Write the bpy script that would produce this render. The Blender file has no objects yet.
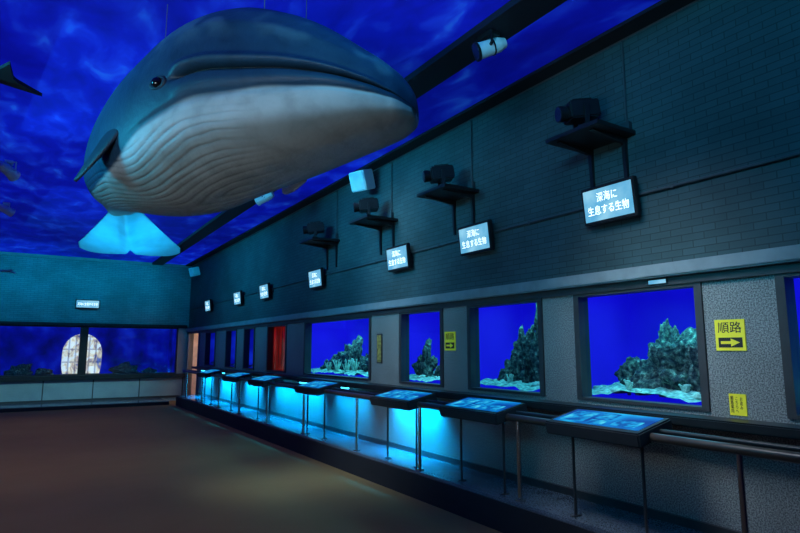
import bpy, bmesh, math, random
import numpy as np
from mathutils import Vector, Matrix, noise
random.seed(4)
sc = bpy.context.scene
sc.view_settings.view_transform = 'Standard'
sc.view_settings.look = 'None'
COL = sc.collection

# ------------------------------------------------------------ materials
def newmat(name):
    m = bpy.data.materials.new(name); m.use_nodes = True
    nt = m.node_tree
    for n in list(nt.nodes): nt.nodes.remove(n)
    out = nt.nodes.new('ShaderNodeOutputMaterial')
    return m, nt, out
def principled(nt, out, col=(.5,.5,.5), rough=.6, metal=0, emis=None, es=0):
    b = nt.nodes.new('ShaderNodeBsdfPrincipled')
    b.inputs['Base Color'].default_value = (*col, 1)
    b.inputs['Roughness'].default_value = rough
    b.inputs['Metallic'].default_value = metal
    if emis:
        b.inputs['Emission Color'].default_value = (*emis, 1)
        b.inputs['Emission Strength'].default_value = es
    nt.links.new(b.outputs[0], out.inputs[0])
    return b
def coords(nt, kind='Object', scale=(1,1,1)):
    t = nt.nodes.new('ShaderNodeTexCoord'); mp = nt.nodes.new('ShaderNodeMapping')
    mp.inputs['Scale'].default_value = scale
    nt.links.new(t.outputs[kind], mp.inputs[0])
    return mp.outputs[0]
def ramp(nt, fac, stops):
    r = nt.nodes.new('ShaderNodeValToRGB')
    while len(r.color_ramp.elements) < len(stops): r.color_ramp.elements.new(.5)
    for e,(p,c) in zip(r.color_ramp.elements, stops):
        e.position = p; e.color = (*c, 1)
    nt.links.new(fac, r.inputs[0]); return r.outputs[0]
def noise_tex(nt, vec, scale, detail=4, dist=0):
    n = nt.nodes.new('ShaderNodeTexNoise'); n.inputs['Scale'].default_value = scale
    n.inputs['Detail'].default_value = detail; n.inputs['Distortion'].default_value = dist
    nt.links.new(vec, n.inputs['Vector']); return n.outputs['Fac']
def bump(nt, b, h, strength=.3, dist=.02):
    bp = nt.nodes.new('ShaderNodeBump'); bp.inputs['Strength'].default_value = strength
    bp.inputs['Distance'].default_value = dist
    nt.links.new(h, bp.inputs['Height']); nt.links.new(bp.outputs[0], b.inputs['Normal'])
def mul(nt, a, b, f=1.0, bt='MULTIPLY'):
    mx = nt.nodes.new('ShaderNodeMix'); mx.data_type='RGBA'; mx.blend_type=bt; mx.inputs[0].default_value=f
    nt.links.new(a, mx.inputs[6]); nt.links.new(b, mx.inputs[7]); return mx.outputs[2]
def simple(name, col, rough=.5, metal=0, emis=None, es=0, var=.15, vs=6):
    m, nt, out = newmat(name); b = principled(nt, out, col, rough, metal, emis, es)
    if var:
        f = noise_tex(nt, coords(nt), vs, 4)
        c = ramp(nt, f, [(.3, tuple(x*(1-var) for x in col)), (.7, tuple(min(1,x*(1+var)) for x in col))])
        nt.links.new(c, b.inputs['Base Color'])
    return m
def brick(name, axis, c1, c2, mortar):
    m, nt, out = newmat(name); b = principled(nt, out, c1, .6)
    b.inputs['Specular IOR Level'].default_value = .25
    t = nt.nodes.new('ShaderNodeTexCoord'); s = nt.nodes.new('ShaderNodeSeparateXYZ')
    cb = nt.nodes.new('ShaderNodeCombineXYZ')
    nt.links.new(t.outputs['Object'], s.inputs[0])
    nt.links.new(s.outputs[axis], cb.inputs[0]); nt.links.new(s.outputs[2], cb.inputs[1])
    br = nt.nodes.new('ShaderNodeTexBrick')
    br.inputs['Color1'].default_value = (*c1,1); br.inputs['Color2'].default_value = (*c2,1)
    br.inputs['Mortar'].default_value = (*mortar,1); br.inputs['Scale'].default_value = 1
    br.inputs['Brick Width'].default_value = .17; br.inputs['Row Height'].default_value = .052
    br.inputs['Mortar Size'].default_value = .004
    nt.links.new(cb.outputs[0], br.inputs['Vector'])
    f = noise_tex(nt, cb.outputs[0], 1.2, 5)
    nt.links.new(mul(nt, br.outputs['Color'], ramp(nt, f, [(.3,(.5,.5,.5)),(.7,(1,1,1))]), .8), b.inputs['Base Color'])
    inv = nt.nodes.new('ShaderNodeMath'); inv.operation='SUBTRACT'; inv.inputs[0].default_value=1
    nt.links.new(br.outputs['Fac'], inv.inputs[1])
    bump(nt, b, inv.outputs[0], .35, .006)
    return m
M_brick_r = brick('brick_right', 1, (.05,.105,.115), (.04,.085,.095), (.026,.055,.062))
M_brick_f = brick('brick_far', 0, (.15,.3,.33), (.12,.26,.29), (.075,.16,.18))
def granite_mat(name, lo, hi, rough=.45, sc_=105, spec=.5):
    m, nt, out = newmat(name); b = principled(nt, out, hi, rough)
    b.inputs['Specular IOR Level'].default_value = spec
    v = coords(nt); f = noise_tex(nt, v, sc_, 2); f2 = noise_tex(nt, v, 2, 3)
    c = ramp(nt, f, [(.4, lo), (.5, tuple((a+b_)/2 for a,b_ in zip(lo,hi))), (.6, hi)])
    nt.links.new(mul(nt, c, ramp(nt, f2, [(.3,(.6,.6,.6)),(.7,(1,1,1))]), .6), b.inputs['Base Color']); return m
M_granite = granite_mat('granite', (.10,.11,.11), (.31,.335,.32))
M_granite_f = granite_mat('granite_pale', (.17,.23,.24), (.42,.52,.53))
M_platform = granite_mat('platform_stone', (.09,.12,.15), (.17,.21,.25), .16, spec=.8)
def floor_mat():
    m, nt, out = newmat('floor_carpet'); b = principled(nt, out, (.2,.12,.08), .95)
    b.inputs['Specular IOR Level'].default_value = .03
    v = coords(nt); f = noise_tex(nt, v, 1.2, 6)
    nt.links.new(ramp(nt, f, [(.3,(.26,.18,.08)),(.7,(.30,.205,.09))]), b.inputs['Base Color'])
    bump(nt, b, noise_tex(nt, v, 120, 2), .3, .004)
    return m
M_floor = floor_mat()
def ceiling_mat():  # projected blue ripple light is put into colour and emission
    m, nt, out = newmat('ceiling_projected_light'); b = principled(nt, out, (.02,.03,.3), .8)
    v = coords(nt, scale=(1.0,.5,1)); f = noise_tex(nt, v, 3.6, 3, .4)
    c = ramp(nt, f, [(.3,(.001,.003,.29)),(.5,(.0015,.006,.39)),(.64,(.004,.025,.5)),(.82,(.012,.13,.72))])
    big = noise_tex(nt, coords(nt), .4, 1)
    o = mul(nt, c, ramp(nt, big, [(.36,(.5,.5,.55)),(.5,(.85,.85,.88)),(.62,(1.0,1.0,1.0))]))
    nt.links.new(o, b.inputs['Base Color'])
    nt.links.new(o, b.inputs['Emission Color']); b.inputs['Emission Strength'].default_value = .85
    return m
M_ceil = ceiling_mat()
def emis_mat(name, stops, strength, scale=1.5, detail=3, cs=(1,1,1)):
    m, nt, out = newmat(name); b = principled(nt, out, (.01,.01,.02), .8)
    b.inputs['Specular IOR Level'].default_value = .05
    f = noise_tex(nt, coords(nt, scale=cs), scale, detail)
    nt.links.new(ramp(nt, f, stops), b.inputs['Emission Color']); b.inputs['Emission Strength'].default_value = strength
    return m
M_water_glow = emis_mat('tank_blue_water_glow', [(.3,(.003,.002,.5)),(.7,(.010,.006,.8))], 1, .8)  # glow of the lit water, put into the tank linings as emission
M_water_glow_dim = emis_mat('tank_dim_water_glow', [(.35,(.001,.003,.08)),(.55,(.002,.005,.28)),(.75,(.006,.03,.55))], 1, 1.6, 5)  # dimmer water glow, also emitted by the linings
M_red = emis_mat('red_curtain', [(.4,(.015,.001,.001)),(.5,(.16,.004,.003)),(.62,(.5,.012,.008))], .75, 3, 3, (1,5,.3))  # red glow and dark fold shade put into the emission
def sand_mat():
    m, nt, out = newmat('rubble_sand'); b = principled(nt, out, (.3,.5,.5), .9)
    v = nt.nodes.new('ShaderNodeTexVoronoi'); v.inputs['Scale'].default_value = 26
    nt.links.new(coords(nt), v.inputs['Vector'])
    nt.links.new(ramp(nt, v.outputs['Distance'], [(.1,(.5,.68,.5)),(.5,(.3,.42,.32)),(.8,(.14,.22,.18))]), b.inputs['Base Color'])
    bump(nt, b, v.outputs['Distance'], .5, -.02); return m
M_sand = sand_mat()
M_coral = simple('pale_coral', (.45,.54,.4), .8, var=.3, vs=20)
def rock_mat():
    m, nt, out = newmat('reef_rock'); b = principled(nt, out, (.2,.2,.16), .95)
    v = coords(nt); f = noise_tex(nt, v, 26, 9)
    nt.links.new(ramp(nt, f, [(.38,(.02,.022,.03)),(.5,(.07,.075,.06)),(.62,(.17,.17,.12)),(.72,(.4,.4,.28))]), b.inputs['Base Color'])
    bump(nt, b, f, .9, .04); return m
M_rock = rock_mat()
M_black = simple('black_metal', (.014,.017,.02), .4, .3, var=.2)
M_blackmatte = simple('black_matte', (.012,.014,.018), .75)
M_frame = simple('dark_bronze_frame', (.04,.04,.042), .5, .2)
M_pipe = simple('pipe_paint', (.03,.045,.055), .6, var=.05)
M_ledge = simple('grey_stone_ledge', (.17,.22,.24), .5)
M_chrome = simple('brushed_steel', (.45,.45,.45), .25, 1, var=.05)
M_rail = simple('dark_handrail', (.05,.035,.028), .3)
M_white = simple('white_casing', (.6,.8,.85), .4, var=.05)
M_yellow = simple('yellow_sign_plastic', (.8,.72,.03), .5, emis=(.8,.7,.02), es=.06, var=.04)
M_ink = simple('black_print', (.01,.01,.01), .6, var=0)
M_lens = simple('lens_glass', (.02,.03,.06), .08, var=0)
M_wire = simple('steel_wire', (.3,.35,.4), .4, .8, var=0)
M_screen = emis_mat('screen_glow', [(.35,(.10,.42,.70)),(.65,(.27,.62,.83))], 1.0, 5)
M_text = simple('screen_white_text', (.9,.95,1), .5, emis=(.9,.98,1), es=1.3, var=0)
M_warm = simple('warm_plaster', (.7,.55,.45), .8, emis=(.6,.4,.3), es=.08)  # passage light partly put into the plaster as faint emission
M_beam = simple('dark_beam', (.005,.008,.02), .7)
def reflection_mat():  # warm reflection drawn as an emission pattern
    m, nt, out = newmat('reflection_emission'); b = principled(nt, out, (.2,.2,.2), .8)
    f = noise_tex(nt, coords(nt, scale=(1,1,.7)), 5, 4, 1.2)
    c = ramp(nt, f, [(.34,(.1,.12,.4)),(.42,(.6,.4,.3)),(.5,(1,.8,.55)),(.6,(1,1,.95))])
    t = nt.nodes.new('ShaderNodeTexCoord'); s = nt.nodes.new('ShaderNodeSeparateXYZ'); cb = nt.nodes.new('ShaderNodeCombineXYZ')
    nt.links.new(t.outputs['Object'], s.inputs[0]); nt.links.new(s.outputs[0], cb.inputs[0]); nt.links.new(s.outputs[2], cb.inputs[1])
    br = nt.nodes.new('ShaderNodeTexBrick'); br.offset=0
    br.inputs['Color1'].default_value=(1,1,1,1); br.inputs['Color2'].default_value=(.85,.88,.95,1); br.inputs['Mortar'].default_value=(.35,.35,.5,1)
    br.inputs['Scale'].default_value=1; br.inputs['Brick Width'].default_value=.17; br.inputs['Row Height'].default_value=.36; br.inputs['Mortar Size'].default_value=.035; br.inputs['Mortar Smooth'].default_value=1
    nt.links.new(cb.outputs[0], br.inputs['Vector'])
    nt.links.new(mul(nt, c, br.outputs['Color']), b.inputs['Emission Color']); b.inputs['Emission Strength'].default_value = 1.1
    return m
M_reflection = reflection_mat()
def panel_mat():
    m, nt, out = newmat('lit_information_panel'); b = principled(nt, out, (.01,.02,.05), .6)
    b.inputs['Specular IOR Level'].default_value = .05
    v = coords(nt); f = noise_tex(nt, v, 3.5, 1)
    c = ramp(nt, f, [(.36,(.001,.05,.35)),(.5,(.002,.2,.65)),(.64,(.02,.6,1))])
    nt.links.new(c, b.inputs['Emission Color']); b.inputs['Emission Strength'].default_value = .85
    return m
M_panel = panel_mat()
M_pic = emis_mat('panel_picture', [(.4,(.002,.12,.5)),(.54,(.01,.4,.85)),(.68,(.1,.8,1))], .85, 11, 2)
def glass_mat():
    m, nt, out = newmat('aquarium_glass')
    tr = nt.nodes.new('ShaderNodeBsdfTransparent'); gl = nt.nodes.new('ShaderNodeBsdfGlossy')
    gl.inputs['Roughness'].default_value = .05; mx = nt.nodes.new('ShaderNodeMixShader'); mx.inputs[0].default_value=.04
    tr.inputs[0].default_value = (.8,.92,1,1)
    nt.links.new(tr.outputs[0], mx.inputs[1]); nt.links.new(gl.outputs[0], mx.inputs[2]); nt.links.new(mx.outputs[0], out.inputs[0])
    return m
M_glass = glass_mat()
def whale_mat():
    m, nt, out = newmat('whale_skin'); b = principled(nt, out, (.1,.1,.1), .5)
    b.inputs['Specular IOR Level'].default_value = .3
    a = nt.nodes.new('ShaderNodeAttribute'); a.attribute_name = 'skin'
    f = noise_tex(nt, coords(nt), 6, 9, .3)
    nt.links.new(mul(nt, a.outputs['Color'], ramp(nt, f, [(.32,(.72,.72,.72)),(.5,(.92,.92,.92)),(.62,(1.0,1.0,1.0))])), b.inputs['Base Color'])
    bump(nt, b, noise_tex(nt, coords(nt), 24, 6), .35, .012)
    return m
M_whale = whale_mat()
M_whaledark = simple('whale_dark_skin', (.006,.018,.04), .6, var=.3)
M_fishdark = simple('fish_dark_skin', (.003,.005,.012), .8, var=.3)
M_fluke = simple('whale_pale_fluke', (.12,.42,.56), .55, var=.3, vs=3)
M_finpale = simple('whale_underside_fin', (.3,.3,.28), .5, var=.25)
M_eye = simple('whale_eye', (.005,.005,.008), .1, var=0)

# ------------------------------------------------------------ builders
class MB:
    def __init__(s): s.bm = bmesh.new()
    def box(s, lo, hi):
        lo=Vector(lo); hi=Vector(hi); c=(lo+hi)/2; d=hi-lo
        r = bmesh.ops.create_cube(s.bm, size=1)
        bmesh.ops.transform(s.bm, matrix=Matrix.Translation(c) @ Matrix.Diagonal((d.x,d.y,d.z,1)), verts=r['verts']); return s
    def cyl(s, p0, p1, r, r2=None, seg=20):
        p0=Vector(p0); p1=Vector(p1); d=p1-p0
        q = d.to_track_quat('Z','Y')
        res = bmesh.ops.create_cone(s.bm, cap_ends=True, segments=seg, radius1=r, radius2=r if r2 is None else r2, depth=d.length)
        bmesh.ops.transform(s.bm, matrix=Matrix.Translation((p0+p1)/2) @ q.to_matrix().to_4x4(), verts=res['verts']); return s
    def sph(s, c, r, seg=20, sc_=(1,1,1)):
        res = bmesh.ops.create_uvsphere(s.bm, u_segments=seg, v_segments=seg//2+2, radius=r)
        bmesh.ops.transform(s.bm, matrix=Matrix.Translation(c) @ Matrix.Diagonal((*sc_,1)), verts=res['verts']); return s
    def mesh(s, name, mat, bevel=0, smooth=False):
        if bevel:
            bmesh.ops.bevel(s.bm, geom=[e for e in s.bm.edges], offset=bevel, segments=2, affect='EDGES', clamp_overlap=True)
        me = bpy.data.meshes.new(name); s.bm.to_mesh(me); s.bm.free(); me.materials.append(mat)
        if smooth:
            for p in me.polygons: p.use_smooth = True
            try: me.set_sharp_from_angle(angle=math.radians(35))
            except Exception: pass
        return me
def obj(name, me, loc=(0,0,0), parent=None):
    o = bpy.data.objects.new(name, me); o.location = loc; COL.objects.link(o)
    if parent: o.parent = parent
    return o
def struct(name, me, label=None, cat=None, loc=(0,0,0)):
    o = obj(name, me, loc); o['kind']='structure'
    o['label'] = label or name; o['category'] = cat or name.split('_')[0]
    return o
def thing(name, label, cat, loc=(0,0,0), group=None, me=None):
    o = bpy.data.objects.new(name, me); o.location = loc; COL.objects.link(o)
    if me is None: o.empty_display_size = .1
    o['label']=label; o['category']=cat
    if group: o['group']=group
    return o
def copy_thing(root, loc, label=None):
    n = root.copy(); n.location = loc; COL.objects.link(n)
    if label: n['label']=label
    made=set()
    def rec(src, dst):
        for ch in list(src.children):
            if ch in made: continue
            c = ch.copy(); COL.objects.link(c); c.parent = dst; made.add(c); rec(ch, c)
    rec(root, n); return n
def text_mesh(body, w, h, mat, extrude=.001, name='lettering'):
    """text mesh centred on the origin and fitted to w x h"""
    cu = bpy.data.curves.new(name,'FONT'); cu.body=body; cu.size=1; cu.extrude=extrude; cu.offset=.004
    cu.space_line=.95
    to = bpy.data.objects.new('tmp', cu); COL.objects.link(to)
    bpy.context.view_layer.update()
    dg = bpy.context.evaluated_depsgraph_get()
    me = bpy.data.meshes.new_from_object(to.evaluated_get(dg))
    bpy.data.objects.remove(to); me.name = name
    co = np.array([v.co[:] for v in me.vertices]); lo=co.min(0); hi=co.max(0)
    c=(lo+hi)/2; sx=w/(hi[0]-lo[0]); sy=h/(hi[1]-lo[1])
    me.transform(Matrix.Diagonal((sx,sy,1,1)) @ Matrix.Translation((-c[0],-c[1],0)))
    me.materials.clear(); me.materials.append(mat); return me
FACE=Matrix(((0,0,-1,0),(-1,0,0,0),(0,1,0,0),(0,0,0,1)))   # text onto a plane facing -X

# ------------------------------------------------------------ room shell
XR, YF, ZC = 4.0, 18.6, 4.1
P = .27
YE = 17.0                # end of the side step
D0,D1 = 17.2, 18.4       # doorway in the long wall
FZ0,FZ1 = .8, 2.16       # end-wall windows
struct('floor', MB().box((-6,-2.5,-.1),(XR+1.6,YF+.15,0)).mesh('floor', M_floor), 'dark brown carpeted floor', 'floor')
struct('ceiling', MB().box((-6,-2.5,ZC),(XR+.12,YF+.15,ZC+.1)).mesh('ceiling', M_ceil), 'deep blue ceiling with projected water ripples painted in as light', 'ceiling')
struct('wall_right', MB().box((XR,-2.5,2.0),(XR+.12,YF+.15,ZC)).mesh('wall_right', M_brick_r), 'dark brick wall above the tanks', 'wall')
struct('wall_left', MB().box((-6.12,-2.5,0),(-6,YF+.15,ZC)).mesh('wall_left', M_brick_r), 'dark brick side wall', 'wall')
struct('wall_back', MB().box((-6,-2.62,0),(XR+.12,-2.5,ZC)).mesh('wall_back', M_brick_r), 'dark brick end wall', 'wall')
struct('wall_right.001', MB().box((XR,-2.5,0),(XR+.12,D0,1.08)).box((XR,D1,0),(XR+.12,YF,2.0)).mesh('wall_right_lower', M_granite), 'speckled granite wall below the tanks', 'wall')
struct('floor.001', MB().box((3.43,-2.5,0),(XR,YE,P)).mesh('platform', M_platform, .01), 'raised stone step along the tank wall', 'step')
struct('baseboard_right', MB().box((3.415,-2.5,0),(3.43,YE,P-.03)).mesh('kick', M_blackmatte), 'dark riser face of the step', 'baseboard')
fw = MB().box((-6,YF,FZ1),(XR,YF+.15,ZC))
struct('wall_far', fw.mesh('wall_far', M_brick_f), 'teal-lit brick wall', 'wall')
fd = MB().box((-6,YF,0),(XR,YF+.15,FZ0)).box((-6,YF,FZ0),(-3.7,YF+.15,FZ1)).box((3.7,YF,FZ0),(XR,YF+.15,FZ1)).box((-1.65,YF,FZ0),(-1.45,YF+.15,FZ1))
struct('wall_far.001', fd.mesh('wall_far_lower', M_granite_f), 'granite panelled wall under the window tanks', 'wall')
struct('floor.002', MB().box((-6,17.3,0),(3.3,YF,.1)).mesh('far_step', M_platform, .01), 'low stone step along the end wall', 'step')
struct('baseboard_far', MB().box((-6,17.285,0),(3.3,17.3,.085)).mesh('far_kick', M_blackmatte), 'dark riser of the low step', 'baseboard')
tr = MB()
for i in range(9):
    x = -5.7+i*1.2
    if x<3.9: tr.box((x-.013,YF-.012,.14),(x+.013,YF,.68))
tr.box((-6,YF-.025,.1),(3.9,YF,.16))
struct('trim_1', tr.mesh('far_panel_joints', M_frame), 'dark joints and baseboard of the granite panels','trim')
struct('trim_2', MB().box((-6,YF-.12,.68),(3.95,YF,FZ0)).mesh('far_sill', M_black,.01), 'dark sill under the window tanks','trim')
struct('trim_3', MB().box((-6,YF-.06,FZ1),(3.95,YF,FZ1+.09)).mesh('far_lintel', M_black,.01), 'dark lintel above the window tanks','trim')
struct('trim_4', MB().box((-6,YF-.04,ZC-.07),(XR,YF,ZC)).mesh('far_cornice', M_ledge), 'grey cornice line','trim')
struct('trim_5', MB().box((XR-.025,-2.5,ZC-.03),(XR,YF-.04,ZC)).mesh('right_cornice', M_ledge), 'thin grey cornice along the brick wall','trim')
struct('trim_6', MB().box((XR-.09,-2.5,2.04),(XR,YF-.07,2.14)).mesh('right_ledge', M_ledge,.012), 'grey stone ledge above the tanks','trim')
struct('trim_7', MB().box((XR-.03,-2.5,1.98),(XR+.02,YF-.01,2.04)).mesh('right_header', M_frame), 'dark header strip above the tanks','trim')
struct('trim_8', MB().box((XR-.22,-2.5,.985),(XR,YE,1.05)).mesh('right_sill', M_black,.01), 'black window sill shelf along the tanks','trim')
struct('trim_9', MB().box((XR-.03,-2.5,P),(XR,YE,P+.06)).mesh('right_skirt', M_frame), 'dark skirting on the step','trim')
pa = MB().box((XR+1.5,D0-.1,0),(XR+1.6,D1+.1,2.2)).box((XR+.12,D0-.1,0),(XR+1.5,D0,2.2)).box((XR+.12,D1,0),(XR+1.5,D1+.1,2.2)).box((XR+.12,D0,2.0),(XR+1.5,D1,2.2))
struct('door_1', pa.mesh('passage', M_warm), 'warm lit passage beyond the doorway','doorway')
struct('trim_10', MB().box((XR-.03,D0-.06,0),(XR+.12,D0,1.98)).box((XR-.03,D1,0),(XR+.12,D1+.06,1.98)).mesh('door_casing', M_ledge), 'grey doorway casing','trim')
struct('trim_11', MB().box((2.84,-2.5,ZC-.06),(3.13,YF-.04,ZC)).mesh('beam', M_beam), 'dark lighting beam on the ceiling','beam')
struct('trim_12', MB().box((3.8,-2.5,ZC-.03),(3.975,YF-.04,ZC)).mesh('duct', M_blackmatte), 'dark border strip beside the wall','trim')

# ------------------------------------------------------------ tanks on right wall
wins = [(.75,1.82,M_water_glow),(2.37,3.47,M_water_glow),(3.91,4.96,M_water_glow),(5.47,6.36,M_water_glow),(7.17,9.49,M_water_glow),(10.4,11.4,M_red),(12.25,12.95,M_water_glow_dim),(13.56,14.4,M_water_glow_dim),(15.4,16.4,M_water_glow_dim)]
prev = -2.5
for i,(a,b,m) in enumerate(wins):
    struct('wall_right.%03d'%(i+2), MB().box((XR,prev,1.08),(XR+.12,a,2.0)).mesh('pillar', M_granite), 'speckled granite pillar between tanks','pillar')
    prev = b
struct('wall_right.%03d'%(len(wins)+2), MB().box((XR,prev,1.08),(XR+.12,D0-.06,2.0)).mesh('pillar', M_granite), 'granite pillar by the doorway','pillar')
bounds=[.2,2.05,3.69,5.2,6.85,9.95,11.9,13.2,14.9,16.9]
for i,(a,b,m) in enumerate(wins):
    kind = 'red-lit display' if m is M_red else ('dim blue' if m is M_water_glow_dim else 'bright blue')
    cy=(a+b)/2
    h=(b-a)/2; lo=bounds[i]-cy+.015; hi=bounds[i+1]-cy-.015; d=1.0 if m is not M_red else .35
    k = MB()
    k.box((d,lo,-.2),(d+.03,hi,1.1)); k.box((.125,lo-.01,-.2),(d,lo,1.1)); k.box((.125,hi,-.2),(d,hi+.01,1.1)); k.box((.125,lo,1.08),(d,hi,1.1))
    struct('wall_right.%03d'%(20+i), k.mesh('tank_lining', m), f'{kind} back and sides of a tank recess','wall',(XR,cy,1.08))
    if m is not M_red:
        g = MB(); 
        bm=g.bm; nx,ny=18,max(8,int((hi-lo)*16)); vs=[[None]*(ny+1) for _ in range(nx+1)]
        for u in range(nx+1):
            for v in range(ny+1):
                x=.122+(d-.122)*u/nx; y=lo+(hi-lo)*v/ny
                z=.055+.05*noise.noise(Vector((x*4,y*4+i*7,3)))+.025*noise.noise(Vector((x*14,y*14+i*7,3)))+.08*u/nx
                vs[u][v]=bm.verts.new((x,y,z))
        for u in range(nx):
            for v in range(ny): bm.faces.new((vs[u][v],vs[u+1][v],vs[u+1][v+1],vs[u][v+1]))
        struct('floor.%03d'%(10+i), g.mesh('sand_bed', M_sand, smooth=True), 'pale sand bed of a tank','floor',(XR,cy,1.08))
    t = thing('aquarium_window', f'{kind} aquarium window set in the granite wall','aquarium',(XR,cy,1.08), 'aquarium windows along the long wall')
    f = MB(); w=.025
    f.box((-.015,-h-.03,-.0),(.11,-h+w,.9)); f.box((-.015,h-w,-.0),(.11,h+.03,.9)); f.box((-.015,-h+w,.9-w),(.11,h-w,.9)); f.box((-.015,-h+w,0),(.11,h-w,w))
    obj('window_frame', f.mesh('window_frame', M_frame), parent=t)
    obj('glass_pane', MB().box((.055,-h+w,w),(.065,h-w,.9-w)).mesh('glass_pane', M_glass), parent=t)

def rock(name, loc, size, seed, label, cat, rough=.35, mat=M_rock, sub=5, group=None):
    bm=bmesh.new(); bmesh.ops.create_icosphere(bm, subdivisions=sub, radius=1)
    for v in bm.verts:
        n=v.co.normalized(); p=n*1.3+Vector((seed*3.1,seed,0))
        d = 1+rough*noise.noise(p*1.3)-rough*.55*abs(noise.noise(p*2.6))
        q = Vector((n.x*d*size[0], n.y*d*size[1], n.z*d*size[2]))
        w_=q*9+Vector((seed,0,0))
        q += n*(.045*noise.noise(w_)+.035*noise.noise(w_*2.3)+.022*noise.noise(w_*5))*min(1,size[1]/.15)
        if q.z<-.25*size[2]: q.z=-.25*size[2]
        v.co=q+Vector((0,0,.25*size[2]))
    me=bpy.data.meshes.new(name); bm.to_mesh(me); bm.free(); me.materials.append(mat)
    for pl in me.polygons: pl.use_smooth=True
    return thing(name,label,cat,loc,group,me)
R='craggy dark olive-grey reef rock with pale speckles in a blue tank'
G='reef rocks in the tanks'
rock('reef_rock',(4.62,2.98,1.13),(.17,.36,.34),1,R,'rock',.8,group=G)
rock('reef_rock',(4.7,3.38,1.13),(.12,.15,.22),2,R,'rock',.8,group=G)
rock('reef_rock',(4.5,2.62,1.13),(.13,.13,.38),3,R,'rock',.7,group=G)
rock('reef_rock',(4.76,3.12,1.13),(.1,.16,.46),21,R,'rock',.6,group=G)
rock('reef_rock',(4.5,4.36,1.13),(.12,.15,.66),4,R,'rock',.7,group=G)
rock('reef_rock',(4.5,4.62,1.13),(.12,.14,.44),5,R,'rock',.8,group=G)
rock('reef_rock',(4.5,4.9,1.13),(.1,.12,.2),15,R,'rock',.7,group=G)
rock('reef_rock',(4.45,6.48,1.13),(.12,.18,.32),6,R,'rock',.8,group=G)
rock('reef_rock',(4.5,6.12,1.13),(.1,.16,.2),16,R,'rock',.8,group=G)
rock('reef_rock',(4.5,7.95,1.13),(.15,.3,.26),7,R,'rock',.8,group=G)
rock('reef_rock',(4.55,8.75,1.13),(.15,.34,.38),8,R,'rock',.8,group=G)
rock('reef_rock',(4.45,9.4,1.13),(.12,.2,.18),12,R,'rock',.8,group=G)
for i,(x,y) in enumerate([(4.3,2.6),(4.28,2.85),(4.3,3.1),(4.3,3.36),(4.35,3.58),(4.3,4.3),(4.3,4.55),(4.3,4.78),(4.36,5.02),(4.3,6.0),(4.26,6.3),(4.26,7.7),(4.26,8.4),(4.28,8.7),(4.28,9.0)]):
    rock('rubble_stone',(x,y,1.13),(.045,.06,.04),40+i,'small pale rubble stone on tank sand','stone',.6,M_coral,3,'rubble stones in the tanks')

def coral(name, loc, n, h, seed, label):
    rnd=random.Random(seed); k=MB()
    for i in range(n):
        a=rnd.uniform(0,6.28); l=h*rnd.uniform(.5,1); s=rnd.uniform(.1,.6)
        p0=Vector((0,0,-.02)); p1=Vector((math.cos(a)*s*l*.5,math.sin(a)*s*l*.5,l*.5)); p2=p1+Vector((math.cos(a+.5)*s*l*.4,math.sin(a+.5)*s*l*.4,l*.5))
        k.cyl(p0,p1,.014,.01,8).sph(p1,.012,8).cyl(p1,p2,.01,.006,8).sph(p2,.01,8)
    return thing(name,label,'coral',loc,'branching corals in the tanks',k.mesh(name,M_coral,smooth=True))
for i,(x,y,hh) in enumerate([(4.36,2.74,.09),(4.36,3.26,.1),(4.34,4.72,.1),(4.3,8.2,.22),(4.3,8.5,.24),(4.3,8.85,.2),(4.28,9.1,.16)]):
    coral('branching_coral',(x,y,1.14),14,hh,i,'pale branching coral on sand in a blue tank')

# far tanks
FH=FZ1-FZ0
for j,(a,b) in enumerate([(-1.45,3.7),(-3.7,-1.65)]):
    h=(b-a)/2; k=MB()
    k.box((-h,1.4,-.05),(h,1.43,FH+.06)); k.box((-h-.03,.155,-.05),(-h,1.4,FH+.06)); k.box((h,.155,-.05),(h+.03,1.4,FH+.06)); k.box((-h,.155,FH+.02),(h,1.4,FH+.06))
    struct('wall_far.%03d'%(10+j), k.mesh('tank_lining', M_water_glow_dim), 'dim blue back and sides of a tank recess','wall',((a+b)/2,YF,FZ0))
    struct('floor.%03d'%(30+j), MB().box((-h,.155,-.05),(h,1.4,0)).mesh('tank_floor', M_platform), 'stone bed of a tank','floor',((a+b)/2,YF,FZ0))
struct('trim_13', MB().box((1.12,YF,FZ0),(1.26,YF+.12,FZ1)).mesh('mullion', M_black), 'dark divider between window tanks','trim')
for i,(a,b) in enumerate([(1.26,3.7),(-1.45,1.12),(-3.7,-1.65)]):
    t=thing('aquarium_window','wide dim blue tank window in the end wall','aquarium',((a+b)/2,YF,FZ0),'tank windows in the end wall')
    h=(b-a)/2
    w=.03; f=MB().box((-h,-.02,0),(-h+w,.12,FH)).box((h-w,-.02,0),(h,.12,FH)).box((-h+w,-.02,FH-w),(h-w,.12,FH)).box((-h+w,-.02,0),(h-w,.12,w))
    obj('window_frame', f.mesh('window_frame', M_black), parent=t)
    obj('glass_pane', MB().box((-h+w,.06,w),(h-w,.07,FH-w)).mesh('glass_pane', M_glass), parent=t)
for i,(x,s) in enumerate([(2.4,.38),(3.1,.2),(-.3,.34),(-1.0,.22),(.3,.2)]):
    rock('reef_rock',(x,YF+.95,FZ0),(s,.18,s*.6),20+i,'dark rock in a dim blue tank','rock',.6,group='rocks in the end wall tanks',sub=4)
t=thing('reflection_glow','warm-white arched glow added in place of a glass reflection','display',(1.2,YF+.4,FZ0))  # added glowing shape standing in for a reflection in the glass
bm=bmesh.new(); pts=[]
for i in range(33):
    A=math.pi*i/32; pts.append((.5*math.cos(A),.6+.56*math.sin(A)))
pts=[(.46,.04),(.5,.25)]+pts+[(-.5,.25),(-.46,.04)]
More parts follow.
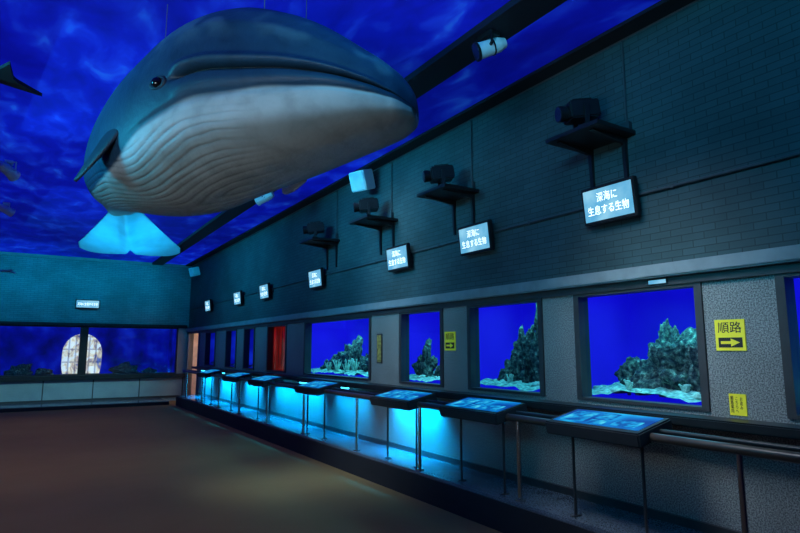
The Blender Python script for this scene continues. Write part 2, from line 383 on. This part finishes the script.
A_=[bm.verts.new((x,-.04,z)) for x,z in pts]; B_=[bm.verts.new((x,.04,z)) for x,z in pts]
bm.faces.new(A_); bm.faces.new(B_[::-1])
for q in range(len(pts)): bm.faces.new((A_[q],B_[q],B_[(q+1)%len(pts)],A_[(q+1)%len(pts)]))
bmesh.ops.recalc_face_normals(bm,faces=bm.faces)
m_=bpy.data.meshes.new('reflection_arch'); bm.to_mesh(m_); bm.free(); m_.materials.append(M_reflection); obj('reflection_arch',m_,parent=t)
obj('reflection_base',MB().box((-.45,-.1,0),(.45,.1,.04)).mesh('reflection_base',M_black),parent=t)  # added base under the reflection shape

# ------------------------------------------------------------ whale
def herm(xs, ys, x):
    xs=np.array(xs,float); ys=np.array(ys,float)
    m=np.gradient(ys,xs); i=min(max(np.searchsorted(xs,x)-1,0),len(xs)-2)
    h=xs[i+1]-xs[i]; t=(x-xs[i])/h
    return (2*t**3-3*t**2+1)*ys[i]+(t**3-2*t**2+t)*h*m[i]+(-2*t**3+3*t**2)*ys[i+1]+(t**3-t**2)*h*m[i+1]
SX=[0,.85,1.7,2.35,3.05,3.65,4.2]
PX=[1.88,1.41,.97,.77,.66,.64,.66]; PY=[2.84,3.5,4.18,4.8,5.5,6.1,6.62]
W=([0,.03,.1,.25,.6,1.0,1.4,1.8,2.2,2.7,3.2,3.7,4.2],[.04,.16,.26,.36,.47,.54,.57,.57,.55,.48,.35,.2,.1])
ZT=([0,.05,.13,.3,.6,1.0,1.5,2.0,2.6,3.2,3.7,4.2],[3.07,3.16,3.24,3.37,3.58,3.75,3.8,3.75,3.61,3.42,3.2,3.03])
ZM=([0,.3,.6,1.0,1.3,1.55,1.85,2.2,3.0,4.2],[2.98,3.07,3.14,3.19,3.21,3.15,3.02,2.96,2.95,2.95])
ZB=([0,.05,.13,.4,.8,1.3,1.8,2.4,3.0,3.6,4.2],[2.92,2.88,2.85,2.79,2.7,2.6,2.53,2.57,2.7,2.82,2.87])
def sect(s):
    C=Vector((herm(SX,PX,s),herm(SX,PY,s),0)); C2=Vector((herm(SX,PX,s+.01),herm(SX,PY,s+.01),0))
    T=(C2-C).normalized(); rt=Vector((-T.y,T.x,0))
    return C,T,rt,herm(*W,s),herm(*ZT,s),herm(*ZM,s),herm(*ZB,s)
def sm(a,b,x):
    t=min(1,max(0,(x-a)/(b-a))); return t*t*(3-2*t)
def wpoint(s,ph):
    C,T,rt,w,zt,zm,zb=sect(s)
    c,sn=math.cos(ph),math.sin(ph)
    up = sn>=0
    ex = .7+.24*sm(1.3,2.0,s) if up else .74
    x=w*math.copysign(abs(c)**ex,c)
    z=(zt-zm)*abs(sn)**.98 if up else -(zm-zb)*abs(sn)**.97
    a=math.degrees(math.asin(max(-1,min(1,sn))))
    mouth=1-sm(1.38,1.48,s)
    g=math.exp(-(a/1.7)**2)*mouth
    lip=math.exp(-((a+8)/5)**2)*mouth*sm(0,.2,s); lip2=math.exp(-((a-5)/3)**2)*mouth*sm(0,.2,s)
    rd=math.exp(-((a+16)/2.5)**2)*sm(0,.2,s)*(1-sm(1.5,1.9,s))
    ridge=.02*math.exp(-((a-32)/7)**2)*sm(.1,.5,s)*(1-sm(1.2,1.7,s))
    hump=.03*math.exp(-((s-1.15)/.16)**2)*math.exp(-((a-90)/22)**2)
    k=1-.085*g+.035*lip+.055*lip2-.025*rd+hump+ridge
    pl=0; below=-a
    if below>0:
        reg=sm(.75,1.5,s)*(1-sm(2.9,3.3,s))*sm(19,30,below)
        ph_=below+18*sm(.4,2.0,s)-18*math.exp(-((s-1.8)/.35)**2)+4*noise.noise(Vector((s*2.2,below*.045,1 if c>0 else 5)))+.8*noise.noise(Vector((s*9,below*.1,2)))
        gr=(1-abs(math.sin(math.radians(ph_)*30)))**2.2
        am=.6+.9*abs(noise.noise(Vector((s*3,below*.06,8))))
        pl=min(1,reg*gr*am); k-=.018*pl
    P_=C+rt*(x*k)+Vector((0,0,zm+z*k))
    bnd = float(np.interp(s,[0,.3,.8,1.3,1.7,2.1,2.7,3.4,4.2],[15,15,15,15,18,30,38,40,20]))
    nz=noise.noise(P_*3)*2
    wht=sm(bnd-1.5,bnd+3,below+nz)
    top=(.025,.085,.145); mid=(.014,.05,.1); white=(.38,.45,.49); belly=(.19,.195,.19)
    dk=[a_+(b_-a_)*sm(10,50,a) for a_,b_ in zip(mid,top)]
    mot=sm(.0,.35,noise.noise(P_*2.3+Vector((5,2,1)))+.5*noise.noise(P_*9))*sm(14,45,a)*.75
    dk=[d+mot*(q-d) for d,q in zip(dk,(.11,.22,.28))]
    lw=[p+(q-p)*sm(27,44,below+nz-6*(1-sm(.3,1.2,s))) for p,q in zip(white,belly)]
    col=[d+(l-d)*wht for d,l in zip(dk,lw)]
    dark=min(1,max(g*.97,pl*.42))
    col=[v*(1-dark) for v in col]
    return P_,col
NS,NP=170,720
verts=[];cols=[];faces=[]
for i in range(NS+1):
    s=4.2*(i/NS)**1.35
    for j in range(NP):
        p,c=wpoint(s,2*math.pi*j/NP); verts.append(p); cols.append((*c,1))
for i in range(NS):
    for j in range(NP):
        a=i*NP+j; b=i*NP+(j+1)%NP; faces.append((a,b,b+NP,a+NP))
faces.append(tuple(range(NP))[::-1]); faces.append(tuple(NS*NP+j for j in range(NP)))
base=Vector((.95,4.3,3.1))
me=bpy.data.meshes.new('whale_body'); me.from_pydata([v-base for v in verts],[],faces); me.update()
at=me.attributes.new('skin','FLOAT_COLOR','POINT')
at.data.foreach_set('color',[x for c in cols for x in c])
bmm=bmesh.new(); bmm.from_mesh(me); bmesh.ops.recalc_face_normals(bmm,faces=bmm.faces); bmm.to_mesh(me); bmm.free()
for p in me.polygons: p.use_smooth=True
me.materials.append(M_whale)
wh=thing('whale_model','large suspended whale model with mottled blue back and pleated pale belly','whale',base)
obj('body',me,parent=wh)
def fin(name, root, tip, chord, thick, mat, sweep=.25, n=24):
    root=Vector(root)-base; tip=Vector(tip)-base; ax=tip-root; L=ax.length; chord=Vector(chord)
    nrm=ax.cross(chord).normalized(); cl=chord.length; cd=chord.normalized()
    bm=bmesh.new(); rows=[]
    for i in range(n+1):
        t=i/n; wd=cl*(math.sqrt(max(0,1-t**2.2))*(1-.35*t)+.02)
        ctr=root+ax*t+cd*(sweep*L*t*t)
        row=[]
        for j in range(20):
            a=2*math.pi*j/20
            row.append(bm.verts.new(ctr+cd*(wd/2*math.cos(a))+nrm*(thick/2*math.sin(a)*(1-.7*t))))
        rows.append(row)
    for i in range(n):
        for j in range(20): bm.faces.new((rows[i][j],rows[i][(j+1)%20],rows[i+1][(j+1)%20],rows[i+1][j]))
    bm.faces.new(rows[0][::-1]); bm.faces.new(rows[-1])
    bmesh.ops.recalc_face_normals(bm,faces=bm.faces)
    m_=bpy.data.meshes.new(name); bm.to_mesh(m_); bm.free(); m_.materials.append(mat)
    for p in m_.polygons: p.use_smooth=True
    return obj(name,m_,parent=wh)
o=fin('pectoral_fin',(.4,4.3,3.06),(.16,4.36,2.62),(-.04,.34,0.1),.08,M_whaledark,.1); o['label']='dark pectoral fin hanging down'
o=fin('pectoral_fin',(1.6,4.0,2.86),(1.75,4.72,2.86),(.1,-.06,-.2),.06,M_finpale,.0); o['label']='pale underside of the pectoral fin'
fin('dorsal_fin',(.66,5.75,3.3),(.66,6.1,3.55),(0,.3,0),.05,M_whaledark)
bm=bmesh.new(); rt_=Vector((.66,6.2,2.99))-base; bv=Vector((.19,.93,-.34)).normalized(); lv=Vector((.98,-.2,0)).normalized(); nv=bv.cross(lv).normalized()
rows=[]
for i in range(61):
    y=-1+2*i/60; ay=abs(y)
    ld=-.1+1.12*ay**.95; trl=1.14+.1*ay**.7-.1*math.exp(-(ay/.06)**2)-.1*ay**6
    if trl<ld+.02: trl=ld+.02
    row=[]
    for j in range(24):
        a=2*math.pi*j/24; cx=(ld+trl)/2+(trl-ld)/2*math.cos(a)
        row.append(bm.verts.new(rt_+lv*(y*.53)+bv*cx+nv*((.03+.07*math.exp(-(ay/.15)**2))*(1-.7*ay)*math.sin(a)-.04*ay*ay)))
    rows.append(row)
for i in range(60):
    for j in range(24): bm.faces.new((rows[i][j],rows[i][(j+1)%24],rows[i+1][(j+1)%24],rows[i+1][j]))
bm.faces.new(rows[0][::-1]); bm.faces.new(rows[-1]); bmesh.ops.recalc_face_normals(bm,faces=bm.faces)
m_=bpy.data.meshes.new('tail_fluke'); bm.to_mesh(m_); bm.free(); m_.materials.append(M_fluke)
for p in m_.polygons: p.use_smooth=True
o=obj('tail_fluke',m_,parent=wh); o['label']='pale cyan tail flukes'
for sd in (1,-1):
    ph=math.radians(2) if sd>0 else math.pi-math.radians(2)
    ES=1.54
    p,_=wpoint(ES,ph); k=MB().sph(p-base,.036,24)
    e=obj('eye',k.mesh('eye',M_eye,smooth=True),parent=wh); e['label']='glossy black eye'
    bm=bmesh.new(); C,T,rt,*_r=sect(ES); seg=28
    rr=[]
    for a in range(seg):
        A=2*math.pi*a/seg; cdir=T*math.cos(A)*1.35+Vector((0,0,1))*math.sin(A)*.8; row=[]
        for b in range(8):
            B=2*math.pi*b/8
            row.append(bm.verts.new(p-base+cdir*(.046+.014*math.cos(B))+rt*sd*(-.004+.013*math.sin(B))))
        rr.append(row)
    for a in range(seg):
        for b in range(8): bm.faces.new((rr[a][b],rr[(a+1)%seg][b],rr[(a+1)%seg][(b+1)%8],rr[a][(b+1)%8]))
    bmesh.ops.recalc_face_normals(bm,faces=bm.faces)
    m2=bpy.data.meshes.new('eyelid'); bm.to_mesh(m2); bm.free(); m2.materials.append(M_whaledark)
    for q in m2.polygons: q.use_smooth=True
    obj('eyelid',m2,parent=wh)
for s_,ph in ((1.0,70),(1.0,110),(2.0,70),(2.0,110),(3.3,90)):
    p,_=wpoint(s_,math.radians(ph)); p=p-base
    obj('suspension_wire',MB().cyl(p-Vector((0,0,.02)),(p.x,p.y,ZC-base.z),.004,seg=6).mesh('wire',M_wire),parent=wh)

# ------------------------------------------------------------ hanging fish
def fish(loc, L, heading, label, mat):
    t=thing('hanging_fish_model',label,'fish',loc,'small hanging fish models')
    bm=bmesh.new(); rows=[]
    for i in range(31):
        u=i/30; r=.16*L*(math.sin(math.pi*min(1,u**.65))*.9+.08)*(1 if u<.98 else .7)
        row=[bm.verts.new(((.5-u)*L, r*.8*math.cos(2*math.pi*j/20), r*math.sin(2*math.pi*j/20))) for j in range(20)]
        rows.append(row)
    for i in range(30):
        for j in range(20): bm.faces.new((rows[i][j],rows[i+1][j],rows[i+1][(j+1)%20],rows[i][(j+1)%20]))
    bm.faces.new(rows[0]); bm.faces.new(rows[-1][::-1]); bmesh.ops.recalc_face_normals(bm,faces=bm.faces)
    m=bpy.data.meshes.new('fish_body'); bm.to_mesh(m); bm.free(); m.materials.append(mat)
    for p in m.polygons: p.use_smooth=True
    R_=Matrix.Rotation(heading,4,'Z'); m.transform(R_); obj('body',m,parent=t)
    def plate(nm,pts,th=.02,axis='y'):
        bm=bmesh.new()
        off=Vector((0,th/2,0)) if axis=='y' else Vector((0,0,th/2))
        A=[bm.verts.new(Vector(p)+off) for p in pts]; B=[bm.verts.new(Vector(p)-off) for p in pts]
        bm.faces.new(A); bm.faces.new(B[::-1]); n=len(pts)
        for q in range(n): bm.faces.new((A[q],B[q],B[(q+1)%n],A[(q+1)%n]))
        bmesh.ops.recalc_face_normals(bm,faces=bm.faces)
        m=bpy.data.meshes.new(nm); bm.to_mesh(m); bm.free(); m.materials.append(mat); m.transform(R_); obj(nm,m,parent=t)
    plate('tail_fin',[(-.45*L,0,0.02*L),(-.55*L,.1*L,0.02*L),(-.66*L,.2*L,0.02*L),(-.6*L,.02*L,.02*L),(-.6*L,-.02*L,.02*L),(-.66*L,-.2*L,.02*L),(-.55*L,-.1*L,.02*L)],.02*L,'z')
    plate('dorsal_fin',[(.08*L,0,.12*L),(-.06*L,0,.27*L),(-.1*L,0,.26*L),(-.08*L,0,.12*L)])
    plate('pectoral_fin',[(.15*L,.08*L,-.05*L),(.02*L,.3*L,-.1*L),(-.03*L,.28*L,-.1*L),(.05*L,.08*L,-.05*L)],.015,'z')
    plate('pectoral_fin',[(.15*L,-.08*L,-.05*L),(.02*L,-.3*L,-.1*L),(-.03*L,-.28*L,-.1*L),(.05*L,-.08*L,-.05*L)],.015,'z')
    for xx in (.15*L,-.2*L):
        p=R_@Vector((xx,0,.1*L)); obj('suspension_wire',MB().cyl(p,(p.x,p.y,ZC-loc[2]),.004,seg=6).mesh('wire',M_wire),parent=t)
fish((-1.02,5.35,3.5),1.35,math.radians(158),'dark dolphin-like model hanging from the ceiling',M_fishdark)
fish((-1.2,13.2,2.95),1.2,math.radians(175),'small pale blue fish model hanging from the ceiling',M_fluke)

# ------------------------------------------------------------ wall screens
def make_screen(loc,label):
    t=thing('information_screen',label,'screen',loc,'wall information screens')
    Rm=Matrix.Rotation(math.radians(-6),4,'Y')
    def add(n,me): me.transform(Rm); return obj(n,me,parent=t)
    add('screen_casing',MB().box((-.02,-.26,-.16),(.03,.26,.16)).mesh('screen_casing',M_black,.006))
    add('display',MB().box((-.026,-.235,-.132),(-.02,.235,.132)).mesh('display',M_screen))
    add('wall_mount',MB().box((.03,-.08,.03),(.062,.08,.12)).mesh('wall_mount',M_black))
    for body,z,w_ in (('深海に',.06,.2),('生息する生物',-.045,.4)):
        me=text_mesh(body,w_,.078,M_text,.0003); me.transform(Matrix.Translation((-.0272,0,z))@FACE)
        add('lettering',me)
    return t
s0=make_screen((3.92,3.02,2.7),'glowing pale blue screen with white Japanese lettering on brick wall')
for y in (4.74,6.3,8.9,11.45,13.3,16.0): copy_thing(s0,(3.92,y,2.68))
fs=thing('information_screen','small white lit sign box on teal brick wall','screen',(1.21,YF,2.78))
obj('screen_casing',MB().box((-.3,-.1,-.12),(.3,0,.12)).mesh('c',M_black,.006),parent=fs)
obj('display',MB().box((-.28,-.106,-.1),(.28,-.1,.1)).mesh('d',M_screen),parent=fs)
me=text_mesh('深海に生息する生物',.5,.075,M_text,.0003); me.transform(Matrix.Translation((0,-.108,0))@Matrix.Rotation(math.pi/2,4,'X')); obj('lettering',me,parent=fs)

cd=thing('electrical_conduit','thin dark conduit pipe running along the brick wall','pipe',(3.985,0,2.72))
obj('pipe',MB().cyl((0,-2.4,0),(0,YF-.1,0),.012,seg=12).mesh('pipe',M_pipe,smooth=True),parent=cd)
for y in np.arange(-2,18,1.5): obj('pipe_clip',MB().box((-.014,y-.012,-.016),(.014,y+.012,.016)).mesh('pipe_clip',M_pipe),parent=cd)
lb=thing('label_plate','small pale lit label on the dark header above a tank','label',(3.97,2.66,2.01))
obj('plate',MB().box((-.012,-.08,-.02),(0,.08,.02)).mesh('plate',M_black,.003),parent=lb)
obj('lit_face',MB().box((-.014,-.072,-.014),(-.012,.072,.014)).mesh('lit_face',M_screen),parent=lb)

# ------------------------------------------------------------ shelves + projectors
def make_shelf(loc):
    t=thing('wall_shelf','black wall shelf on two downward brackets','shelf',loc,'projector shelves on the brick wall')
    obj('board',MB().box((-.47,-.27,-.018),(0,.27,.018)).mesh('board',M_black,.004),parent=t)
    for y in (-.17,.17):
        bm=bmesh.new()
        pts=[(0,-.42),(-.022,-.42),(-.04,-.07),(-.42,-.03),(-.42,-.02),(0,-.02)]
        A=[bm.verts.new((a,y-.016,b)) for a,b in pts]; B=[bm.verts.new((a,y+.016,b)) for a,b in pts]
        bm.faces.new(A); bm.faces.new(B[::-1])
        for q in range(6): bm.faces.new((A[q],B[q],B[(q+1)%6],A[(q+1)%6]))
        bmesh.ops.recalc_face_normals(bm,faces=bm.faces)
        m=bpy.data.meshes.new('bracket'); bm.to_mesh(m); bm.free(); m.materials.append(M_black); obj('bracket',m,parent=t)
    return t
def make_projector(loc):
    t=thing('projector','black projector lamp on a swivel yoke','projector',loc,'projectors on wall shelves')
    Rz=math.radians(-25)
    Rm=Matrix.Rotation(Rz,4,'Z')@Matrix.Rotation(math.radians(-8),4,'Y')
    def add(n,k,m,bev=0,rot=True,sm_=False):
        me=k.mesh(n,m,bev,sm_)
        me.transform((Matrix.Translation((0,0,.2))@Rm) if rot else Matrix.Rotation(Rz,4,'Z'))
        return obj(n,me,parent=t)
    add('base',MB().cyl((0,0,0),(0,0,.025),.08).cyl((0,0,.025),(0,0,.07),.025),M_black,0,False,True)
    add('yoke',MB().box((-.02,-.115,.06),(.02,.115,.08)).box((-.02,-.12,.06),(.02,-.105,.23)).box((-.02,.105,.06),(.02,.12,.23)),M_black,.003,False)
    add('body',MB().box((-.13,-.095,-.07),(.13,.095,.08)).box((-.09,-.06,.08),(.1,.06,.105)),M_black,.014)
    add('body_vent',MB().box((.131,-.06,-.045),(.137,.06,.045)),M_frame)
    add('lens_barrel',MB().cyl((-.13,0,0),(-.2,0,0),.06,.07),M_black,0,True,True)
    add('lens',MB().cyl((-.198,0,0),(-.204,0,0),.06),M_lens,0,True,True)
    return t
sh=make_shelf((XR,3.06,3.24)); pr=make_projector((3.72,3.1,3.258))
for y in (5.02,6.7,8.45): copy_thing(sh,(XR,y,3.22)); copy_thing(pr,(3.72,y+.05,3.238))
for i,y in enumerate((2.98,4.98,6.7,8.4)):
    k=MB().cyl((0,0,0),(0,0,.78),.008,seg=8).box((-.03,-.04,-.02),(.01,.04,.06))
    thing('power_cable','thin vertical power conduit above a projector shelf','cable',(3.985,y-.12,3.28),'projector power conduits',k.mesh('power_cable',M_pipe,smooth=True))

M_grille=simple('grille',(.4,.7,.8),.8)
def speaker(loc,s,rz):
    t=thing('wall_speaker','pale box loudspeaker mounted near the ceiling','speaker',loc,'box loudspeakers')
    Rm=Matrix.Rotation(rz,4,'Z')@Matrix.Rotation(math.radians(-18),4,'Y')
    for n,k,m,b in (('cabinet',MB().box((-s*.4,-s*.5,-s*.5),(s*.4,s*.5,s*.5)),M_white,.012),('grille',MB().box((-s*.43,-s*.43,-s*.43),(-s*.4,s*.43,s*.43)),M_grille,.004),('mount',MB().box((s*.4,-.03,-.03),(s*.6,.03,.03)),M_black,0)):
        me=k.mesh(n,m,b); me.transform(Rm); obj(n,me,parent=t)
speaker((3.78,7.05,3.88),.28,math.radians(20)); speaker((3.8,17.3,3.75),.25,math.radians(20))

def spot(loc,aim,s=1,pale=False):
    t=thing('spotlight','pale cylindrical spotlight on a short bracket under the ceiling','spotlight',loc,'ceiling spotlights')
    mb = M_white if pale else M_black
    a=Vector(aim).normalized(); c=Vector((0,0,-.1*s)); cr=a.cross(Vector((0,0,1))).normalized()
    obj('stem',MB().cyl((0,0,0),(0,0,-.1*s),.012).box((-.05,-.08,-.03),(.05,.08,0)).mesh('stem',mb,smooth=True),parent=t)
    obj('lamp_housing',MB().cyl(c-a*.08*s,c+a*.085*s,.052*s,.06*s,24).cyl(c-a*.125*s,c-a*.08*s,.035*s,.05*s,24).mesh('lamp_housing',M_white,smooth=True),parent=t)
    obj('cooling_ring',MB().cyl(c-a*.03*s,c-a*.022*s,.061*s,seg=24).cyl(c+a*.085*s,c+a*.1*s,.066*s,.068*s,24).mesh('cooling_ring',mb,smooth=True),parent=t)
    obj('lens',MB().cyl(c+a*.1*s,c+a*.104*s,.058*s,seg=24).mesh('lens',M_lens),parent=t)
    y=MB().cyl(c-cr*.08*s,c+cr*.08*s,.012*s,seg=8)
    for q in (-1,1): y.cyl(c+cr*.08*s*q,Vector((0,0,-.005))+cr*.08*s*q,.008*s,seg=8)
    y.cyl(cr*.08*s-Vector((0,0,.01)),-cr*.08*s-Vector((0,0,.01)),.008*s,seg=8)
    obj('yoke',y.mesh('yoke',mb),parent=t)
spot((2.95,3.35,ZC-.06),(-.8,.4,-.35),s=1.15); spot((2.95,8.8,ZC-.06),(-.6,.7,-.3),s=1.3,pale=True); spot((-.48,9.5,ZC),(.5,.7,-.3),s=1.3,pale=True); spot((-.6,12.3,ZC),(.8,.5,-.3),s=1.2,pale=True)

# ------------------------------------------------------------ handrail + desks
hr=thing('handrail','dark tubular handrail on steel posts along the step','railing',(3.5,0,P))
obj('rail',MB().cyl((0,-2.3,.66),(0,16.6,.66),.03,seg=18).mesh('rail',M_rail,smooth=True),parent=hr)
obj('rail',MB().cyl((.1,-2.3,.69),(.1,16.6,.69),.018,seg=16).mesh('rail2',M_black,smooth=True),parent=hr)
for y in (.3,1.9,3.72,5.2,6.6,8.3,9.9,11.5,13,14.5,16.2):
    obj('post',MB().cyl((0,y,0),(0,y,.65),.018,seg=16).cyl((0,y,0),(0,y,.012),.045,seg=20).mesh('post',M_chrome,smooth=True),parent=hr)
def make_desk(loc):
    t=thing('information_desk','sloping lit information panel on slim black legs','information panel',loc,'sloping information panels along the rail')
    Rm=Matrix.Rotation(math.radians(-12),4,'Y')
    def add(n,k,m,bev=0):
        me=k.mesh(n,m,bev); me.transform(Matrix.Translation((0,0,.73))@Rm); return obj(n,me,parent=t)
    add('panel_casing',MB().box((-.19,-.41,-.095),(.19,.41,0)),M_blackmatte,.01)
    add('display',MB().box((-.13,-.37,0),(.16,.37,.004)),M_panel)
    for y0,y1,x0,x1 in ((.12,.33,-.1,.12),(-.06,.08,.0,.13),(-.06,.08,-.11,-.03),(-.32,-.12,-.1,.02)):
        add('picture',MB().box((x0,y0,.004),(x1,y1,.006)),M_pic)
    for y in (-.3,.3):
        obj('leg',MB().cyl((.0,y,0),(.0,y,.65),.011,seg=10).box((-.04,y-.02,0),(.04,y+.02,.008)).mesh('leg',M_frame),parent=t)
    return t
dk=make_desk((3.54,2.87,P))
for y in (4.25,5.62,7.95,10.2,11.9,14.1): copy_thing(dk,(3.54,y,P))
M_tube=simple('cyan_tube',(.1,.7,1),.5,emis=(.05,.65,1),es=4,var=0)
LAMPS=(6.0,7.7,9.2,10.3,12.2,14.1,16.0)
for y in LAMPS:
    t=thing('under_panel_lamp','slim cyan lamp tube under the sill','lamp',(3.86,y,.97),'cyan lamps under the sill')
    obj('lamp_body',MB().box((-.04,-.16,-.0),(.04,.16,.015)).mesh('lamp_body',M_black),parent=t)
    obj('lamp_tube',MB().cyl((0,-.15,-.012),(0,.15,-.012),.012,seg=10).mesh('lamp_tube',M_tube),parent=t)

# ------------------------------------------------------------ signs
def ysign(loc,w,h,label,parts):
    t=thing('direction_sign',label,'sign',loc)
    obj('plate',MB().box((-.008,-w/2,-h/2),(0,w/2,h/2)).mesh('plate',M_yellow),parent=t)
    for p in parts:
        if p[0]=='t':
            _,val,tw,th,y,z=p
            me=text_mesh(val,tw,th,M_ink,.0005); me.transform(Matrix.Translation((-.009,y,z))@FACE); obj('lettering',me,parent=t)
        else:
            _,s,z=p
            obj('arrow_box',MB().box((-.0095,-s,z-s*.42),(-.008,s,z+s*.42)).mesh('arrow_box',M_ink),parent=t)
            bm=bmesh.new(); pts=[(s*.8,.12*s),(-.05*s,.12*s),(-.05*s,.34*s),(-.8*s,0),(-.05*s,-.34*s),(-.05*s,-.12*s),(s*.8,-.12*s)]
            bm.faces.new([bm.verts.new((-.0105,a,z+b)) for a,b in pts]); m=bpy.data.meshes.new('arrow'); bm.to_mesh(m); bm.free(); m.materials.append(M_yellow); obj('arrow',m,parent=t)
ysign((XR,2.165,1.6),.2,.21,'yellow route sign with black Japanese lettering and arrow',[('t','順路',.16,.075,0,.052),('a',.08,-.05)])
ysign((XR,2.15,1.14),.11,.14,'small yellow notice on granite pillar',[('t','順\n路\n案\n内',.02,.11,.035,0),('t','こ\nち\nら\nへ',.018,.1,.005,0),('t','お\n進\nみ',.018,.08,-.025,.01)])
ysign((XR,5.31,1.6),.2,.21,'yellow route sign with black arrow on granite pillar',[('t','順路',.16,.075,0,.052),('a',.08,-.05)])
npn=thing('notice_panel','narrow vertical yellowish notice on granite pillar','notice',(XR,6.9,1.52))
obj('plate',MB().box((-.012,-.07,-.2),(0,.07,.2)).mesh('plate',M_frame,.003),parent=npn)
obj('printed_face',MB().box((-.014,-.055,-.18),(-.012,.055,.18)).mesh('face',simple('notice_print',(.3,.24,.06),.5,var=.8,vs=30)),parent=npn)

# ------------------------------------------------------------ lights
def area(loc,aim,size,e,col,sy=None,spread=None):
    l=bpy.data.lights.new('lamp','AREA'); l.energy=e; l.color=col; l.size=size
    if sy: l.shape='RECTANGLE'; l.size_y=sy
    if spread: l.spread=math.radians(spread)
    o=bpy.data.objects.new('area_light',l); o.location=loc
    if aim is not None: o.rotation_euler=(Vector(aim)-Vector(loc)).to_track_quat('-Z','Y').to_euler()
    COL.objects.link(o); return o
def pt(loc,e,col,r=.05):
    l=bpy.data.lights.new('lamp','POINT'); l.energy=e; l.color=col; l.shadow_soft_size=r
    o=bpy.data.objects.new('point_light',l); o.location=loc; COL.objects.link(o)
area((-.8,2.8,2.3),None,6.5,13,(1,.82,.55),6.5,80)  # added unseen warm lights that keep the floor brown
area((-1.0,8.5,3.95),None,7,18,(1,.82,.55),4.5,80)
area((-1.0,13.5,3.95),None,7,13,(1,.82,.55),4.5,80)
area((-2.5,1.0,1.0),(1.0,3.8,3.0),1.2,13,(.72,.9,1),None,60)  # added floating key light on the whale, no fixture
area((-2.2,5.0,3.1),(.4,4.6,3.1),.8,15,(.03,.65,1),None,60)  # added cyan light on the whale's flank, no fixture
area((.5,16.2,3.9),(.5,18.6,3.4),6,44,(.0,.55,.9),.6,95)
area((.9,6.0,1.3),(.75,6.9,2.8),.8,7.5,(.02,.62,1),None,45)  # added cyan light from below to brighten the tail
area((-.2,6.5,3.85),(4,7.0,3.3),3,38,(.05,.62,1),.5,66)
area((-.2,12.5,3.85),(4,13.0,3.3),4,36,(.02,.58,1),.5,66)
area((.3,1.0,3.8),(4,3.2,3.2),2,17,(.07,.64,1),.6,80)
area((2.4,2.8,3.3),(4,2.6,1.2),1,9.5,(.8,.92,1),1,60)  # added neutral fill brightening the granite, no fixture
area((2.2,6.5,3.0),(4,6.5,1.1),1,12,(.65,.88,1),4,60)  # second added fill further along the granite
area((.5,15.6,2.6),(.5,18.6,.4),5,12,(.35,.9,1),.5,50)  # added light that pales the end-wall panels
pt((XR+.8,(D0+D1)/2,1.6),10,(1,.75,.6),.1)
for y,e in zip(LAMPS,(44,16,30,30,36,50,38)):
    area((3.87,y,.93),(3.96,y,.35),1.0,e,(.0,.40,1),.08,98)
for y,yy in ((1.15,1),(2.9,1.2),(4.45,1.2),(6.0,1.2),(8.35,2.6)):
    area((4.55,y,2.1),None,.5,14*yy,(.12,.8,.9),yy,130)
w=bpy.data.worlds.new('w'); sc.world=w; w.use_nodes=True
w.node_tree.nodes['Background'].inputs[0].default_value=(.01,.02,.05,1)

# ------------------------------------------------------------ camera
cam=bpy.data.cameras.new('cam'); co=bpy.data.objects.new('camera',cam); COL.objects.link(co)
cam.sensor_width=36; cam.lens=26.1; cam.clip_start=.05
co.location=(0,0,1.5)
co.rotation_euler=(math.radians(90+8.19),0,math.radians(-32.06))
sc.camera=co
